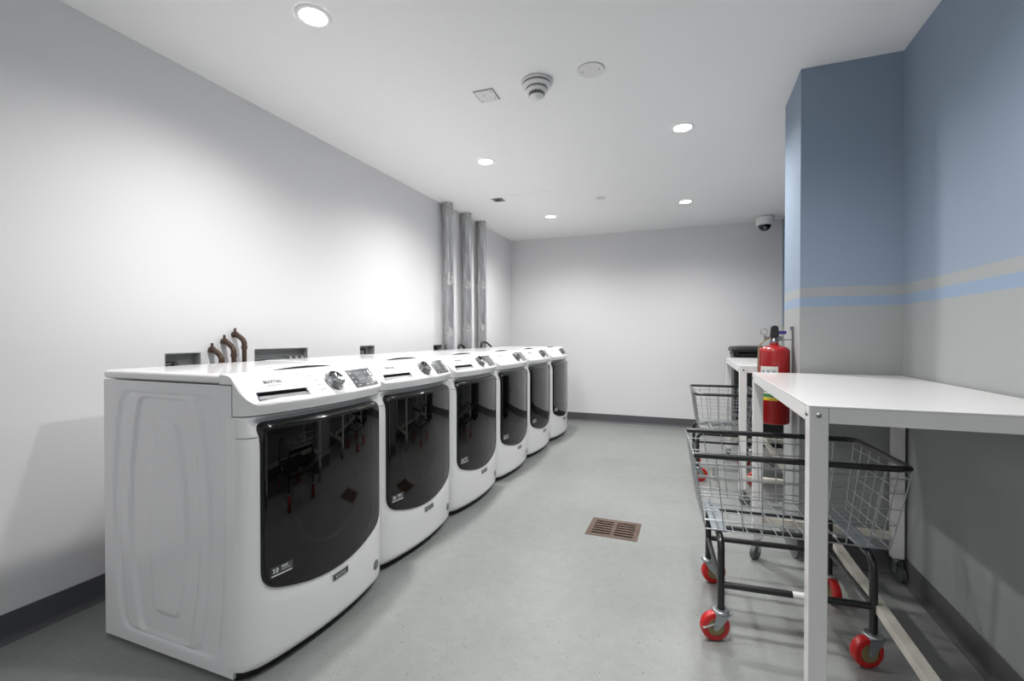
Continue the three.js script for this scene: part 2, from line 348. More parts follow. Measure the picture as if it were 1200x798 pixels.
const ctex = {
  display: canvasTex(512, 256, (g) => {
    g.fillStyle = '#3d3f42'; g.fillRect(0, 0, 512, 256); g.fillStyle = '#5b5f63'; g.fillRect(130, 36, 190, 170);
    g.fillStyle = '#6d7175'; g.fillRect(150, 60, 90, 12); g.fillRect(150, 120, 130, 40);
    g.fillStyle = '#26282a'; g.fillRect(336, 30, 70, 70); g.fillRect(336, 112, 70, 80);
    g.fillStyle = '#b9bcbe'; for (const [x, y, w, h] of [[34, 44, 48, 10], [34, 108, 30, 9], [34, 168, 44, 10], [60, 222, 60, 10], [230, 222, 80, 10], [350, 44, 44, 9], [350, 66, 36, 9], [350, 130, 44, 9], [350, 158, 30, 9], [360, 222, 60, 10]]) g.fillRect(x, y, w, h);
    g.fillStyle = '#e4e6e8'; g.fillRect(440, 36, 40, 74); g.fillRect(440, 140, 40, 74); g.fillStyle = '#3d3f42'; g.beginPath(); g.arc(460, 72, 12, 0, 7); g.fill(); g.fillRect(452, 164, 6, 26); g.fillRect(464, 164, 6, 26);
  }),
  badge: canvasTex(256, 64, (g) => {
    g.fillStyle = '#b7b9bb'; g.fillRect(0, 0, 256, 64); g.fillStyle = '#2a2b2d'; g.fillRect(7, 6, 242, 52);
    g.fillStyle = '#d8dadc'; g.font = 'bold 40px serif'; g.textAlign = 'center'; g.textBaseline = 'middle'; g.fillText('MAYTAG', 128, 34, 220);
  }),
  sticker: canvasTex(256, 96, (g) => {
    g.fillStyle = '#2c2d2e'; g.fillRect(0, 0, 256, 96); g.fillStyle = '#4c4e50'; g.fillRect(112, 8, 138, 56);
    g.fillStyle = '#f2f3f4'; g.font = 'bold 62px serif'; g.textBaseline = 'middle'; g.fillText('10', 22, 40); g.font = 'bold 30px sans-serif'; g.fillText('YEAR', 122, 26, 120);
    g.font = '15px sans-serif'; g.fillText('LIMITED PARTS', 122, 52, 120); g.fillRect(14, 78, 228, 10);
  }),
};
M.display = phy({ map: ctex.display, roughness: .25, clearcoat: .6, clearcoatRoughness: .08 });
M.badge = std({ map: ctex.badge, roughness: .35, metalness: .3 });
M.sticker = std({ map: ctex.sticker, roughness: .4 });
M.print = std({ color: hex(0x232426), roughness: .6 });
M.printLight = std({ color: hex(0x9fa0a3), roughness: .6 });
// a flat plate with its print on the front, wrapped over a surface function p(s, t) -> Matrix4
function curvedPlate(mat4At, s0, s1, t0, t1, thick, ns = 8) {
  const pos = [], uv = [], idx = [];
  for (let j = 0; j <= 2; j++) for (let i = 0; i <= ns; i++) { const m = mat4At(lerp(s0, s1, i / ns), lerp(t0, t1, j / 2)), p = V(0, 0, thick).applyMatrix4(m); pos.push(p.x, p.y, p.z); uv.push(i / ns, j / 2); }
  const n = ns + 1; for (let j = 0; j < 2; j++) for (let i = 0; i < ns; i++) { const a = j * n + i, b = a + 1, c = a + n, d = c + 1; idx.push(a, b, c, b, d, c); }
  // rim down to the surface
  const rim = []; for (let i = 0; i <= ns; i++) rim.push(i); rim.push(2 * ns + 1, 3 * ns + 2); for (let i = ns - 1; i >= 0; i--) rim.push(2 * n + i); rim.push(n);
  const base = pos.length / 3;
  for (const r of rim) { const i = r % n, j = (r / n) | 0, m = mat4At(lerp(s0, s1, i / ns), lerp(t0, t1, j / 2)), p = V(0, 0, -.001).applyMatrix4(m); pos.push(p.x, p.y, p.z); uv.push(i / ns, j / 2); }
  for (let k = 0; k < rim.length; k++) { const k2 = (k + 1) % rim.length; idx.push(rim[k], base + k, rim[k2], rim[k2], base + k, base + k2); }
  const g = new THREE.BufferGeometry(); g.setAttribute('position', new THREE.Float32BufferAttribute(pos, 3)); g.setAttribute('uv', new THREE.Float32BufferAttribute(uv, 2)); g.setIndex(idx); g.computeVertexNormals(); return toCreasedNormals(g, .6);
}
function knobGeo() {
  const side = lathe([[.038, 0], [.038, .003], [.0355, .004], [.0345, .022], [.0325, .0245]], 48).rotateX(Math.PI / 2);
  const pos = [], N = 10, r = .0325;                                       // saw-tooth cut face
  for (let i = 0; i < N; i++) {
    const a0 = i / N * Math.PI * 2, a1 = (i + 1) / N * Math.PI * 2, am = (a0 + a1) / 2, P = (a, h) => [Math.cos(a) * r, Math.sin(a) * r, h], hi = .0245, lo = .0195, c = [0, 0, .0215];
    pos.push(...c, ...P(a0, lo), ...P(am, (hi + lo) / 2), ...c, ...P(am, (hi + lo) / 2), ...P(a1, hi), ...c, ...P(a1, hi), ...P(a1, lo));
  }
  const g = new THREE.BufferGeometry(); g.setAttribute('position', new THREE.Float32BufferAttribute(pos, 3)); g.computeVertexNormals();
  return [side, g];
}
function makeMachine(name, label, category, group, slot) {
  const t = thing(name, label, category, [0, 0, 0], 0, group);
  obj('cabinet', rbox(0, .656, .012, .944, -HW, HW - .022, .004), M.enamelSide, t);
  obj('side_panel', sidePanelGeo(), M.enamelSide, t);
  for (const [x, z] of [[.05, .29], [.05, -.29], [.58, .29], [.58, -.29]]) obj('foot', new THREE.CylinderGeometry(.02, .024, .014, 16).translate(x, .007, z), M.black, t);
  {
    const sh = new THREE.Shape(); sh.moveTo(.1, -.33); for (let i = 0; i <= 30; i++) { const z = lerp(-.335, .335, i / 30); sh.lineTo(xf(z) - .035, z); } sh.lineTo(.1, .33);
    obj('toe_kick', new THREE.ExtrudeGeometry(sh, { depth: .042, bevelEnabled: false }).rotateX(Math.PI / 2).translate(0, .046, 0), M.black, t);
  }
  obj('top_cover', rbox(-.004, .612, .9465, .977, -HW - .002, HW + .002, .0135, 5), M.enamel, t);
  const con = obj('console', consoleGeo(slot), M.enamel, t);
  {                                                                        // raised hood behind the console; its black face paints the shaded gap
    const arc = (x, h) => { const o = []; for (let k = 0; k <= 20; k++) { const z = lerp(-.15, .15, k / 20); o.push(V(x, .9772 + h * (1 - (z / .15) ** 2), z)); } return o; };
    obj('vent_hood', ringMesh([arc(.45, 0), arc(.50, .002), arc(.55, .0055), arc(.60, .0085), arc(.602, .0078)], false, V(0, 1, 0)), M.enamel, con);
    obj('slit_shade', ringMesh([arc(.6005, .008), arc(.6005, -.0005)], false, PX), M.black, con);
  }
  if (slot) {
    const m = onFace((SLOT.z0 + SLOT.z1) / 2, (SLOT.q0 + SLOT.q1) / 2), w = (SLOT.z1 - SLOT.z0) / 2 + .004, hh = faceAt(.2, SLOT.q0).distanceTo(faceAt(.2, SLOT.q1)) / 2 + .001;
    // cavity: floor sloping inwards below, dark hollow above
    const cav = [box(-w, w, hh - .001, hh, -.03, -.001), box(-w, -w + .001, -hh, hh, -.03, -.001), box(w - .001, w, -hh, hh, -.03, -.001), box(-w, w, -hh, hh, -.03, -.029)].map(g => g.applyMatrix4(m));
    obj('drawer_recess', cav, M.seam, con);
    const lip = [rbox(-w + .001, w - .001, -.0105, .0105, -.0012, .0012, .001).rotateX(-.45).translate(0, -hh + .0108, -.0055).applyMatrix4(m), ];
    obj('drawer_pull', lip, M.pullGrey, con);
  }
  // writing, knob, display
  const tg = new TextGeometry('MAYTAG', { font, size: .0122, depth: .0004, curveSegments: 3 }); tg.computeBoundingBox(); tg.translate(-tg.boundingBox.max.x / 2, 0, 0).scale(.86, 1, 1);
  obj('lettering', [tg.applyMatrix4(onFace(.225, .30, .0006)), box(-.026, .026, -.0008, 0, 0, .0004).translate(0, -.006, 0).applyMatrix4(onFace(.225, .33, .0006))], M.print, con);
  const marks = []; for (let k = 0; k < 4; k++) { marks.push(box(-.016 + k * .002, .014, -.0012, .0012, 0, .0004).applyMatrix4(onFace(.062 - k * .004, .16 + k * .2, .0008))); marks.push(box(-.012, .012 - k * .001, -.0012, .0012, 0, .0004).applyMatrix4(onFace(-.092, .12 + k * .2, .0008))); }
  obj('cycle_marks', marks, M.printLight, con).userData.kind = 'stuff';
  const km = onFace(-.024, .50, 0);
  const kn = obj('control_knob', knobGeo().map(g => g.applyMatrix4(km)), M.chrome, con);
  obj('knob_ring', lathe([[.0385, -.003], [.0415, -.001], [.0415, .003], [.039, .0045], [.036, .0045]], 40).rotateX(Math.PI / 2).applyMatrix4(km), M.chromeDark, kn);
  obj('display', curvedPlate((s, q) => onFace(s, q, 0), -.125, -.292, .93, .10, .0016, 10), M.display, con);
  obj('front_panel', frontPanelGeo(), M.enamel, t);
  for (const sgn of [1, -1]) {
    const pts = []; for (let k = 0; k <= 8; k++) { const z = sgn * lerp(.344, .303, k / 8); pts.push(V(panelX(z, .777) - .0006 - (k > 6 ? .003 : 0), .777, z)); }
    obj('groove_shade', splineTube(pts, .0012, 16, 5), M.seam, t);  // dark strip painting the shade inside the panel groove
  }
  const door = obj('door', doorRimGeo(), M.blackGloss, t);
  obj('door_glass', doorFace(0, hGlass), M.doorGlass, door);
  obj('inner_panel', doorFace(-.035, hGlass), M.doorInner, door);
  obj('porthole_ring', new THREE.TorusGeometry(.165, .012, 10, 48).rotateY(Math.PI / 2).translate(glassX(.1) - .032, .50, 0), M.bowl, door);
  obj('sticker', curvedPlate((s, y) => onPanel(s, y, 0, (z) => glassX(z)),   .276, .196, .312, .348, .0006), M.sticker, door);
  obj('badge', curvedPlate((s, y) => onPanel(s, y, 0, panelX), .024, -.058, .184, .210, .003), M.badge, t);
  obj('filter_cap', lathe([[.0001, .0035], [.018, .0035], [.0205, .002], [.0205, -.004]], 28).rotateX(Math.PI / 2).applyMatrix4(onPanel(-.262, .112, .0005)), M.chromeDark, t);
  return t;
}
{
  const z = (i) => -1.38 - .71 * i;
  const w = makeMachine('front_load_washer', 'white front-load washer nearest the camera, its embossed side panel in full view', 'washer', 'washers in the row', true);
  w.position.set(-2.0, 0, z(0));
  dup(w, 'second front-load washer in the row, between the nearest washer and the third machine', [-2.043, 0, z(1)]);
  dup(w, 'third machine in the row, the last washer with a dispenser drawer slot', [-2.048, 0, z(2)]);
  const d = makeMachine('clothes_dryer', 'fourth machine in the row, nearest dryer, no drawer slot on its console', 'dryer', 'dryers in the row', false);
  d.position.set(-2.055, 0, z(3));
  dup(d, 'fifth machine in the row, the middle dryer of three', [-2.060, 0, z(4)]);
  dup(d, 'sixth and farthest machine in the row, the dryer next to the back wall', [-2.055, 0, z(5)]);
}

// ---------------------------------------------------------------- folding tables on casters
function smallCaster(parent, x, z, legBottom, turn) {
  const c = obj('caster', [rbox(-.021, .021, .0, .004, -.021, .021, .001), new THREE.CylinderGeometry(.014, .014, .014, 14).translate(0, -.007, 0),
    ...[-1, 1].map(s => rbox(s * .014 - .0015, s * .014 + .0015, -.062, -.010, -.004, .022, .001).rotateX(.12))].map(g => g), M.zinc, parent);
  c.position.set(x, legBottom - .004, z); c.rotation.y = turn;
  obj('wheel', new THREE.CylinderGeometry(.034, .034, .021, 28).rotateZ(Math.PI / 2).translate(0, -(legBottom - .004) + .034, .016), M.castGrey, c);
}
function makeTable(label, pos, H, L) {                                       // origin: floor under the near-left corner; +x width, -z length
  const W = .606, l = .045, t = thing('folding_table', label, 'table', pos, 0, 'white worktables on casters');
  const bot = .102;
  obj('tabletop', rbox(0, W, H - .006, H, -L, 0, .002), M.tableWhite, t);
  obj('apron', box(l, W - l, H - .045, H - .006, -.003, -.0005), M.tableWhite, t);
  obj('apron', box(l, W - l, H - .045, H - .006, -L + .0005, -L + .003), M.tableWhite, t);
  obj('apron', box(.0005, .003, H - .045, H - .006, -L + l, -l), M.tableWhite, t);
  obj('apron', box(W - .003, W - .0005, H - .045, H - .006, -L + l, -l), M.tableWhite, t);
  for (const [x, z, k] of [[0, -l, 0], [W - l, -l, 1], [0, -L, 2], [W - l, -L, 3]]) {
    const leg = obj('leg', rbox(x + .0005, x + l - .0005, bot, H - .006, z + .0005, z + l - .0005, .0025), M.tableWhite, t);
    const bolts = [], by = H - .026;
    const dome = () => lathe([[.0001, .004], [.004, .0035], [.0065, .0005], [.0065, -.001]], 16);
    bolts.push(dome().rotateX(z === -l ? Math.PI / 2 : -Math.PI / 2).translate(x + l / 2, by, z === -l ? 0 : -L));
    bolts.push(dome().rotateZ(x ? -Math.PI / 2 : Math.PI / 2).translate(x ? W : 0, by, z + l / 2));
    obj('bolt', bolts, M.chromeDark, leg);
    smallCaster(t, x + l / 2, z + l / 2, bot, [.9, .15, -.6, .25][k]);
  }
  for (const [z, y] of [[-.014, .158], [-L + l / 2, .180]]) obj('end_stretcher', uvPlan(rbox(l, W - l, y, y + .032, z - .012, z + .012, .002), 0, 1, 3), M.paleBar, t);
  obj('centre_stretcher', uvPlan(rbox(W / 2 - .017, W / 2 + .017, .182, .210, -L + l / 2 + .012, -.026, .002), 0, 2, 2), M.paleBar, t);
  return t;
}
makeTable('white worktable in the foreground with a laundry cart under it', [.289, 0, -1.40], .92, 1.185);
makeTable('white worktable farther back, beyond the blue pilaster, with a wire cart under it', [.298, 0, -3.33], .907, 1.22);

// ---------------------------------------------------------------- wire laundry carts
function bigCaster(parent, x, z, turn, brake) {
  const fork = [lathe([[.0001, .034], [.026, .034], [.029, .028], [.028, .020], [.0001, .018]], 24)];
  for (const s of [-1, 1]) {
    const sh = new THREE.Shape(); sh.moveTo(-.026, .026); sh.lineTo(.024, .026); sh.lineTo(.034, -.028); sh.quadraticCurveTo(.026, -.04, .016, -.032); sh.lineTo(-.014, .004);
    fork.push(new THREE.ExtrudeGeometry(sh, { depth: .003, bevelEnabled: false }).rotateY(-Math.PI / 2).translate(s * .021 + .0015, 0, 0));
  }
  fork.push(rbox(-.0225, .0225, .020, .025, -.026, .026, .001), rod(V(-.025, -.024, .022), V(.025, -.024, .022), .006, 10));
  if (brake) fork.push(rbox(-.024, .024, -.002, .003, .03, .075, .001).rotateX(.35), rod(V(-.012, -.01, .045), V(-.012, -.055, .058), .004, 6));
  const c = obj('caster', fork, M.zinc, parent); c.position.set(x, .078, z); c.rotation.y = turn;
  const w = obj('wheel', lathe([[.030, -.0155], [.046, -.0155], [.0505, -.011], [.052, 0], [.0505, .011], [.046, .0155], [.030, .0155]], 40).rotateZ(Math.PI / 2).translate(0, -.026, .022), M.red, c);
  obj('wheel_hub', lathe([[.0001, -.016], [.010, -.018], [.016, -.013], [.028, -.0145], [.0305, -.0165], [.0305, .0165], [.028, .0145], [.016, .013], [.010, .018], [.0001, .016]], 32).rotateZ(Math.PI / 2).translate(0, -.026, .022), M.tan, c);
  return w;
}
function makeCart(label, pos, turn, o) {
  const t = thing('laundry_cart', label, 'cart', pos, turn, 'wire laundry carts');
  const RY = .67, BY = .392, rx = .328, rz = .228, bx = .285, bz = .188, wr = .0021;
  const P = (u, v, k) => V(lerp(bx, rx, k) * u, lerp(BY, RY, k), lerp(bz, rz, k) * v);   // k 0 bottom .. 1 rim
  const KS = [.0, .12, .3, .5, .7, .88];
  // four wire panels
  for (const s of [1, -1]) {
    const g = []; for (let i = 0; i <= 9; i++) { const u = i / 9 * 2 - 1; g.push(rod(P(u, s, 0), P(u, s, .99), wr)); }
    for (const k of KS) g.push(rod(P(-1, s, k), P(1, s, k), wr)); obj('side_grid', g, M.wire, t);
    const e = []; for (let i = 1; i < 6; i++) { const v = i / 6 * 2 - 1; e.push(rod(P(s, v, 0), P(s, v, .99), wr)); }
    for (const k of KS) e.push(rod(P(s, -1, k), P(s, 1, k), wr)); obj('end_grid', e, M.wire, t);
  }
  const f = []; for (let i = 1; i < 12; i++) f.push(rod(P(i / 6 - 1, -1, 0), P(i / 6 - 1, 1, 0), wr)); for (let i = 0; i <= 4; i++) f.push(rod(P(-1, i / 2 - 1, 0), P(1, i / 2 - 1, 0), wr * 1.2));
  obj('floor_grid', f, M.wire, t);
  const c = [P(-1, 1, 1), P(1, 1, 1), P(1, -1, 1), P(-1, -1, 1)];
  if (o.bareEnd) { obj('padded_rim', pathTube(c, .0105, .03, 10), M.blackTube, t); obj('rim_wire', rod(c[3], c[0], .0035, 8), M.wire, t); }
  else obj('padded_rim', pathTube(c, .0105, .03, 10, true), M.blackTube, t);
  // frame: an inverted U of tube at each end, long rails
  const lx = .233, lz = .203, tr = .0125;
  for (const s of [-1, 1]) {
    obj('end_frame', pathTube([V(s * lx, .108, lz), V(s * lx, .362, lz), V(s * lx, .362, -lz), V(s * lx, .108, -lz)], tr, .045, 12, false, 60), M.blackTube, t);
    obj('end_rail', rod(V(s * lx, .200, lz), V(s * lx, .200, -lz), .009, 10), M.blackTube, t);
    obj('support_plate', rbox(s * lx - .026, s * lx + .026, .3765, .381, -.165, .165, .0015), M.greyPlate, t);
    obj('long_rail', rod(V(-lx, .200, s * lz), V(lx, .200, s * lz), .0115, 10), M.blackTube, t);
    obj('basket_rail', rod(V(-lx, .366, s * .095), V(lx, .366, s * .095), .0095, 10), M.blackTube, t);
  }
  obj('rail_tag', new THREE.CylinderGeometry(.0119, .0119, .05, 16, 1, true).rotateZ(Math.PI / 2).translate(.02, .200, lz), M.plasticWhite, t);
  [[-1, 1], [1, 1], [-1, -1], [1, -1]].forEach(([a, b], i) => bigCaster(t, a * lx, b * lz, o.turns[i], o.brake === i));
  return t;
}
makeCart('wire laundry cart with red wheels in the foreground, under the near worktable', [.325, 0, -2.045], THREE.MathUtils.degToRad(4), { bareEnd: true, turns: [-1.3, -1.25, 1.85, .15], brake: 0 });
makeCart('wire laundry cart with red wheels farther back, under the far worktable', [.245, 0, -4.01], THREE.MathUtils.degToRad(93), { bareEnd: false, turns: [-3.0, -2.7, .3, -.9], brake: 0 });

// ---------------------------------------------------------------- fire extinguisher on the pilaster
{
  const t = thing('fire_extinguisher', 'red fire extinguisher hanging on the blue pilaster behind the near worktable', 'extinguisher', [.412, .640, -2.765]);
  const R = .0725;
  obj('cylinder', lathe([[.0001, .004], [.052, 0], [.066, .003], [R, .012], [R, .374], [.071, .386], [.066, .395], [.056, .403], [.030, .411], [.0215, .415], [.0215, .424], [.0001, .424]], 48), M.extRed, t);
  const v = obj('valve', [lathe([[.018, .422], [.020, .426], [.020, .440], [.013, .444], [.013, .462], [.0001, .464]], 20), rod(V(-.045, .452, .008), V(.04, .452, -.008), .006, 10), new THREE.CylinderGeometry(.012, .012, .012, 16).rotateZ(Math.PI / 2).translate(-.044, .452, .008)], M.chromeDark, t);
  const sh = new THREE.Shape(); sh.moveTo(-.017, .455); sh.lineTo(.017, .455); sh.lineTo(.015, .500); sh.quadraticCurveTo(.014, .512, 0, .513); sh.quadraticCurveTo(-.012, .512, -.014, .498);
  obj('lever', new THREE.ExtrudeGeometry(sh, { depth: .03, bevelEnabled: true, bevelSize: .003, bevelThickness: .003, bevelSegments: 2 }).translate(0, 0, -.015), M.plasticBlack, v);
  obj('gauge', [new THREE.CylinderGeometry(.013, .013, .008, 20).rotateX(Math.PI / 2).translate(.022, .447, .018)], M.chrome, v);
  obj('inspection_tag', rbox(.016, .056, .470, .487, -.003, .003, .001), std({ color: hex(0x3b2f86), roughness: .5 }), v);
  obj('pull_ring', new THREE.TorusGeometry(.016, .0018, 6, 24).translate(-.048, .484, 0), M.chrome, v);
  obj('hose', splineTube([V(-.022, .449, .012), V(-.05, .432, .016), V(-.072, .405, .018), V(-.0765, .36, .018), V(-.0775, .20, .018), V(-.0775, .08, .018), V(-.0775, .02, .018)], .0032, 40), M.tan, t);
  const lab = canvasTex(256, 256, (g) => {
    g.fillStyle = '#dcdad2'; g.fillRect(0, 0, 256, 256); g.fillStyle = '#a9b7c2'; for (let i = 0; i < 3; i++) g.fillRect(24 + i * 76, 26, 60, 58);
    g.fillStyle = '#30465e'; for (let i = 0; i < 3; i++) { g.beginPath(); g.arc(54 + i * 76, 46, 10, 0, 7); g.fill(); g.fillRect(44 + i * 76, 56, 20, 22); }
    g.fillStyle = '#55606a'; for (let k = 0; k < 7; k++) g.fillRect(20, 104 + k * 14, 210 - (k * 37) % 60, 5);
    g.fillStyle = '#3f7a43'; g.fillRect(0, 206, 256, 26); g.fillStyle = '#e0c22c'; g.fillRect(0, 234, 256, 22);
  });
  obj('label', new THREE.CylinderGeometry(R + .0006, R + .0006, .176, 24, 1, true, -1.15, 1.25).translate(0, .215, 0), std({ map: lab, roughness: .45 }), t);
  obj('bracket', [box(.0785, .0875, .25, .50, -.007, .007), box(.02, .084, .438, .443, -.005, .005), box(.072, .0875, .49, .51, -.008, .008)], M.chromeDark, t);
}

// ---------------------------------------------------------------- black bin behind the far table
{
  const t = thing('trash_bin', 'black plastic lidded bin standing in the far corner behind the far worktable', 'bin', [.645, 0, -5.33]);
  const ring = (hx, hz, y, r = .03) => { const out = []; for (const [sx, sz, a0] of [[1, 1, 0], [-1, 1, 1], [-1, -1, 2], [1, -1, 3]]) for (let k = 0; k <= 4; k++) { const a = (a0 + k / 4) * Math.PI / 2; out.push(V(sx * (hx - r) + Math.cos(a) * r, y, sz * (hz - r) + Math.sin(a) * r)); } return out; };
  obj('bin_body', [ringMesh([ring(.001, .001, .12, .0005), ring(.215, .19, .12), ring(.225, .20, .14), ring(.24, .215, .90), ring(.245, .225, .905), ring(.245, .225, .93), ring(.20, .20, .932), ring(.001, .001, .934, .0005)])], M.plasticBlack, t);
  obj('lid', [ringMesh([ring(.25, .24, .938), ring(.258, .25, .942), ring(.258, .25, .972), ring(.248, .24, .988), ring(.15, .16, .998), ring(.001, .001, 1.0, .0005)]), rod(V(-.2, .975, -.235), V(.2, .975, -.235), .014, 12), rbox(-.245, -.19, .905, .945, .18, .24, .008)], M.plasticBlack, t);
  obj('base', [rbox(-.19, .19, .004, .03, -.18, .18, .008), ...[[-1, -1], [1, -1], [-1, 1], [1, 1]].map(([a, b]) => new THREE.CylinderGeometry(.02, .02, .10, 12).translate(a * .15, .075, b * .15))], M.plasticBlack, t);
}

// ---------------------------------------------------------------- floor drain
{
  const t = thing('floor_drain', 'rusty brown slotted drain grate set in the grey floor', 'drain', [(DR.x0 + DR.x1) / 2, 0, (DR.z0 + DR.z1) / 2]);
  const w = (DR.x1 - DR.x0) / 2 - .001, h = (DR.z1 - DR.z0) / 2 - .001, sh = new THREE.Shape([[-w, -h], [w, -h], [w, h], [-w, h]].map(p => new THREE.Vector2(...p)));
  for (const cx of [-.062, .062]) for (let k = 0; k < 6; k++) { const y = -.082 + k * .0328, q = .052; const p = new THREE.Path(); p.moveTo(cx - q, y - .0085); p.lineTo(cx - q, y + .0085); p.lineTo(cx + q, y + .0085); p.lineTo(cx + q, y - .0085); sh.holes.push(p); }
  const g = new THREE.ExtrudeGeometry(sh, { depth: .012, bevelEnabled: false }).rotateX(-Math.PI / 2).translate(0, -.011, 0);
  obj('grate', uvPlan(g, 0, 2, 3), M.rust, t);
  obj('sump', [box(-w, w, -.099, -.097, -h, h), box(-w, -w + .002, -.097, -.012, -h, h), box(w - .002, w, -.097, -.012, -h, h), box(-w, w, -.097, -.012, -h, -h + .002), box(-w, w, -.097, -.012, h - .002, h)], M.black, t);
}

// ---------------------------------------------------------------- wall services on the left wall
{
  const names = ['recessed wall box nearest the camera, left of the brown pipes', 'wide recessed wall box right of the brown pipes, with valves inside', 'small recessed wall box above the second washer', 'small recessed wall box beside the first duct with a cable in it'];
  NICHES().forEach(([a, b, lo, hi], i) => {
    const t = thing('wall_box', names[i], 'wall box', [XL, lo, -(a + b) / 2], 0, 'recessed utility boxes'), w = (b - a) / 2 - .0005, h = hi - lo - .0005, D = -.06;
    obj('liner', [box(D, D + .003, .0005, h, -w, w), box(D, -.001, h - .003, h, -w, w), box(D, -.001, .0005, .003, -w, w), box(D, -.001, .003, h - .003, -w, -w + .003), box(D, -.001, .003, h - .003, w - .003, w)], M.niche, t);
    if (i < 2) {
      const n = i ? 3 : 1;
      for (let k = 0; k < n; k++) {
        const z = i ? -.06 - k * .045 : .035;
        obj('valve', [rod(V(D / 2, .004, z), V(D / 2, .055, z), .009, 12), rod(V(D / 2, .055, z), V(D / 2 + .03, .068, z), .011, 12), rbox(D / 2 - .004, D / 2 + .004, .072, .078, z - .022, z + .022, .002)], i ? M.chromeDark : M.black, t);
      }
      obj('supply_hose', splineTube([V(D / 2, .062, w - .01), V(D / 2, .066, w * .5), V(D / 2 + .012, .06, 0), V(D / 2 + .03, .05, -.03), V(-.01, .03, -.035)], .007, 24), M.castGrey, t);
    } else obj('cable', splineTube([V(D + .004, .095, .02), V(D / 2, .10, .0), V(-.03, .075, -.01), V(-.012, .02, .015), V(-.014, .006, .02)], i === 3 ? .012 : .007, 24), M.plasticBlack, t);
  });
  // three stub pipes turning into the wall
  const pp = [[-1.650, .985, 1.030], [-1.717, 1.025, 1.072], [-1.778, 1.065, 1.108]];
  const pl = ['shortest of the three brown pipes turning into the wall behind the nearest washer', 'middle one of the three brown pipes turning into the wall', 'tallest of the three brown pipes, beside the wide wall box'];
  pp.forEach(([z, yb, yt], i) => {
    const t = thing('gas_pipe', pl[i], 'pipe', [XL, 0, z], 0, 'brown stub pipes'), X = .075;
    obj('pipe', rod(V(X, .02, 0), V(X, yb - .01, 0), .0115, 14), M.iron, t);
    obj('elbow', [pathTube([V(X, yb - .03, 0), V(X, yb + .012, 0), V(.028, yt - .002, .004), V(.006, yt, .004)], .0132, .035, 12), rod(V(X, yb - .034, 0), V(X, yb - .018, 0), .0152, 14)], M.iron, t);
    obj('union', [rod(V(.002, yt, .004), V(.022, yt, .004), .0165, 8), rod(V(.014, yt + .012, .004), V(.014, yt + .034, .006), .006, 8)], M.iron, t);
  });
  // vertical galvanised ducts
  const dd = [['nearest of the three vertical galvanised ducts on the left wall', -3.99, -4.06], ['middle vertical galvanised duct on the left wall', -4.405, -4.44], ['farthest vertical galvanised duct on the left wall', -4.775, -4.82]];
  dd.forEach(([label, zt, zb], i) => {
    const t = thing('dryer_duct', label, 'duct', [XL + .068, 0, zb], 0, 'galvanised dryer ducts'), r = .051, at = (y) => V(0, y, (zt - zb) * y / CEIL);
    obj('pipe', rod(at(.25), at(2.33), r, 32), M.galv, t);
    obj('seam_rib', rod(V(r * .82, .25, (zt - zb) * .1 + r * .58), V(r * .82, 2.30, zt - zb + r * .58), .0035, 6), M.galv, t);
    const tp = (a, b, e) => rod(at(a), at(b), r + e, 32);
    obj('top_collar', tp(2.28, CEIL - .003, .0035), M.tape, t);
    obj('tape_band', tp([1.60, 1.60, 1.63][i], [1.72, 1.69, 1.72][i], .0015), M.tape, t);
    obj('tape_band', tp([1.10, 1.14, 1.16][i], [1.18, 1.22, 1.23][i], .0015), M.tape, t);
    obj('floor_elbow', pathTube([V(0, .30, 0), V(0, .12, 0), V(.075, .12, 0)], r, .1, 16), M.galv, t);
  });
  // cords arching up behind the dryers
  tag(obj('power_cord', splineTube([V(-2.20, .60, -4.185), V(-2.20, .95, -4.182), V(-2.20, 1.005, -4.20), V(-2.20, 1.0, -4.27), V(-2.20, .95, -4.335), V(-2.18, .60, -4.345), V(-2.17, .30, -4.345)], .012, 60), M.plasticBlack), 'small black cord arch rising between the first and second ducts', 'cord');
  tag(obj('power_cord', splineTube([V(-2.14, .60, -4.59), V(-2.14, .93, -4.585), V(-2.14, 1.022, -4.615), V(-2.14, 1.03, -4.72), V(-2.14, .99, -4.84), V(-2.14, .93, -4.93), V(-2.13, .60, -4.96), V(-2.13, .30, -4.96)], .011, 60), M.plasticBlack), 'larger black cord arch rising beside the farthest duct', 'cord');
  tag(obj('drain_hose', splineTube([V(-2.20, .012, -1.215), V(-2.20, .20, -1.225), V(-2.20, .40, -1.255), V(-2.20, .49, -1.29), V(-2.20, .40, -1.325), V(-2.20, .20, -1.35), V(-2.20, .012, -1.36)], .011, 60), M.castGrey), 'looped drain hose behind the nearest washer, throwing an arched shadow on the wall', 'hose');
}

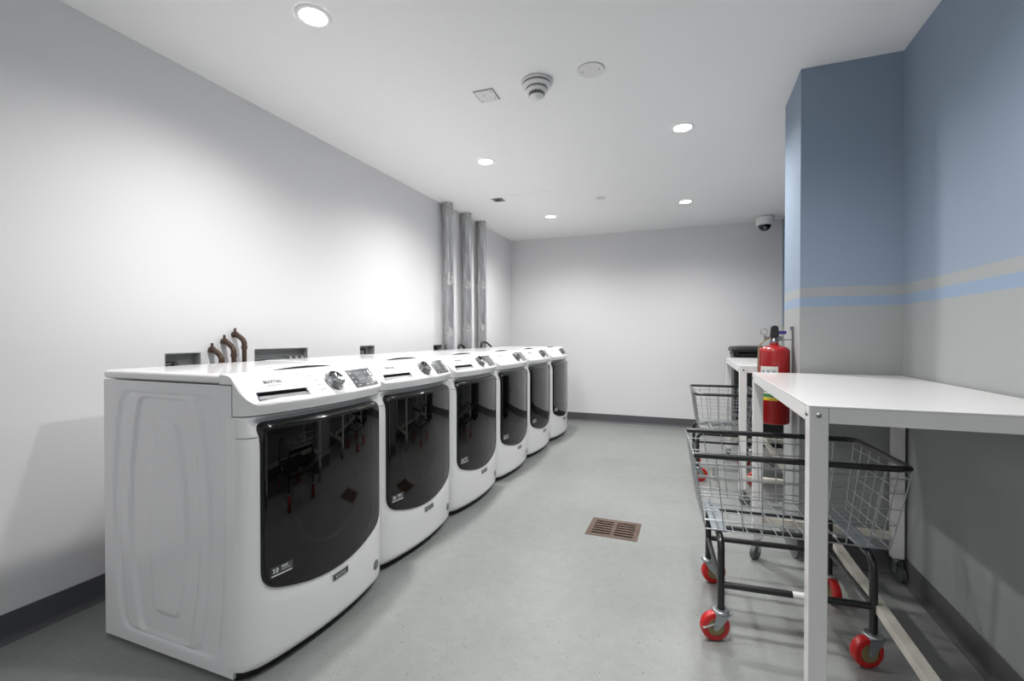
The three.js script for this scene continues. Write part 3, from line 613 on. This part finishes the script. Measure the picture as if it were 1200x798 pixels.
// ---------------------------------------------------------------- ceiling fittings
{
  const sq = thing('access_plate', 'square white cover plate on the ceiling, left of the smoke detector', 'ceiling plate', [-1.031, CEIL, -2.290], .03);
  obj('frame', [rbox(-.056, .056, -.005, -.0005, -.059, .059, .001)], M.plasticGrey, sq);
  obj('plate', [rbox(-.050, .050, -.007, -.004, -.053, .053, .001)], M.plasticWhite, sq);
  obj('screw', [[-.038, -.04], [.038, .04], [.038, -.03], [-.01, .012]].map(([x, z]) => new THREE.CylinderGeometry(.0035, .0035, .002, 10).translate(x, -.0075, z)), M.chromeDark, sq);
  const sm = thing('smoke_detector', 'round stepped white smoke detector on the ceiling', 'smoke detector', [-.738, CEIL, -2.262]);
  obj('base', lathe([[.0001, -.0005], [.080, -.0005], [.080, -.010], [.076, -.013], [.0001, -.013]], 48), M.plasticWhite, sm);
  obj('louver', lathe([[.0001, -.013], [.070, -.013], [.069, -.019], [.0001, -.019]], 48), M.castGrey, sm);
  obj('housing', lathe([[.0001, -.019], [.073, -.019], [.072, -.026], [.060, -.036], [.0001, -.036]], 48), M.plasticWhite, sm);
  obj('louver', lathe([[.0001, -.036], [.054, -.036], [.053, -.041], [.0001, -.041]], 48), M.castGrey, sm);
  obj('lower_housing', lathe([[.0001, -.041], [.056, -.041], [.052, -.052], [.044, -.058], [.0001, -.058]], 48), M.plasticWhite, sm);
  obj('sensor_core', lathe([[.0001, -.058], [.036, -.058], [.034, -.073], [.0001, -.073]], 40), M.castGrey, sm);
  const fins = []; for (let k = 0; k < 16; k++) { const a = k / 16 * Math.PI * 2; fins.push(box(.030, .040, -.074, -.057, -.002, .002).rotateY(a)); }
  obj('fin_ring', fins, M.plasticGrey, sm).userData.kind = 'stuff';
  obj('cap', lathe([[.0001, -.073], [.037, -.073], [.035, -.077], [.020, -.080], [.017, -.088], [.0001, -.089]], 40), M.plasticWhite, sm);
  const dk = thing('junction_cover', 'flat round white cover on the ceiling, right of the smoke detector', 'ceiling plate', [-.458, CEIL, -2.256]);
  obj('disc', lathe([[.0001, -.0005], [.066, -.0005], [.066, -.004], [.063, -.006], [.0001, -.006]], 48), M.plasticWhite, dk);
  obj('screw', [-.041, .041].map(x => new THREE.CylinderGeometry(.004, .004, .002, 10).translate(x, -.0065, .004)), M.chromeDark, dk);
  const jb = thing('junction_box', 'small open grey square box in the ceiling near the ducts', 'ceiling box', [-1.715, CEIL, -4.077]);
  obj('frame', [box(-.052, .052, -.004, -.0005, -.052, -.040), box(-.052, .052, -.004, -.0005, .040, .052), box(-.052, -.040, -.004, -.0005, -.040, .040), box(.040, .052, -.004, -.0005, -.040, .040)], M.chromeDark, jb);
  obj('plate', rbox(-.040, .040, -.0025, -.0005, -.040, .040, .0008), M.castGrey, jb);
  obj('connector', lathe([[.0001, -.008], [.012, -.008], [.014, -.0025]], 20), M.black, jb);
  const sp = thing('sprinkler_cover', 'tiny round sprinkler cover on the ceiling above the middle of the room', 'sprinkler', [-.793, CEIL, -4.374]);
  obj('cup', lathe([[.041, -.0005], [.043, -.0005], [.043, -.008], [.0001, -.008]], 36), M.plasticWhite, sp);
  for (const [x0, x1, z0, z1, label] of [[-1.55, -1.012, -4.437, -3.985, 'flush ceiling access hatch nearer the left wall'], [-.955, -.357, -5.2, -4.655, 'flush ceiling access hatch in the middle near the back wall']]) {
    const t = thing('ceiling_hatch', label, 'hatch', [(x0 + x1) / 2, CEIL, (z0 + z1) / 2]), a = (x1 - x0) / 2, b = (z1 - z0) / 2;
    obj('door_leaf', rbox(-a, a, -.0022, -.0003, -b, b, .0008), M.ceiling, t);
  }
  const cm = thing('dome_camera', 'white dome security camera with a dark bubble on the ceiling in the far right corner', 'camera', [.752, CEIL, -5.70]);
  obj('housing', lathe([[.0001, -.0005], [.088, -.0005], [.090, -.02], [.088, -.075], [.078, -.092], [.062, -.094], [.0001, -.09]], 40), M.plasticWhite, cm);
  obj('bubble', new THREE.SphereGeometry(.062, 32, 16, 0, Math.PI * 2, Math.PI / 2, Math.PI / 2).translate(0, -.094, 0), M.blackGloss, cm);
  obj('lens', lathe([[.0001, .066], [.016, .064], [.018, .058]], 20).rotateX(2.3).translate(0, -.094, 0), M.chromeDark, cm);
}
renderer.render(scene, camera);
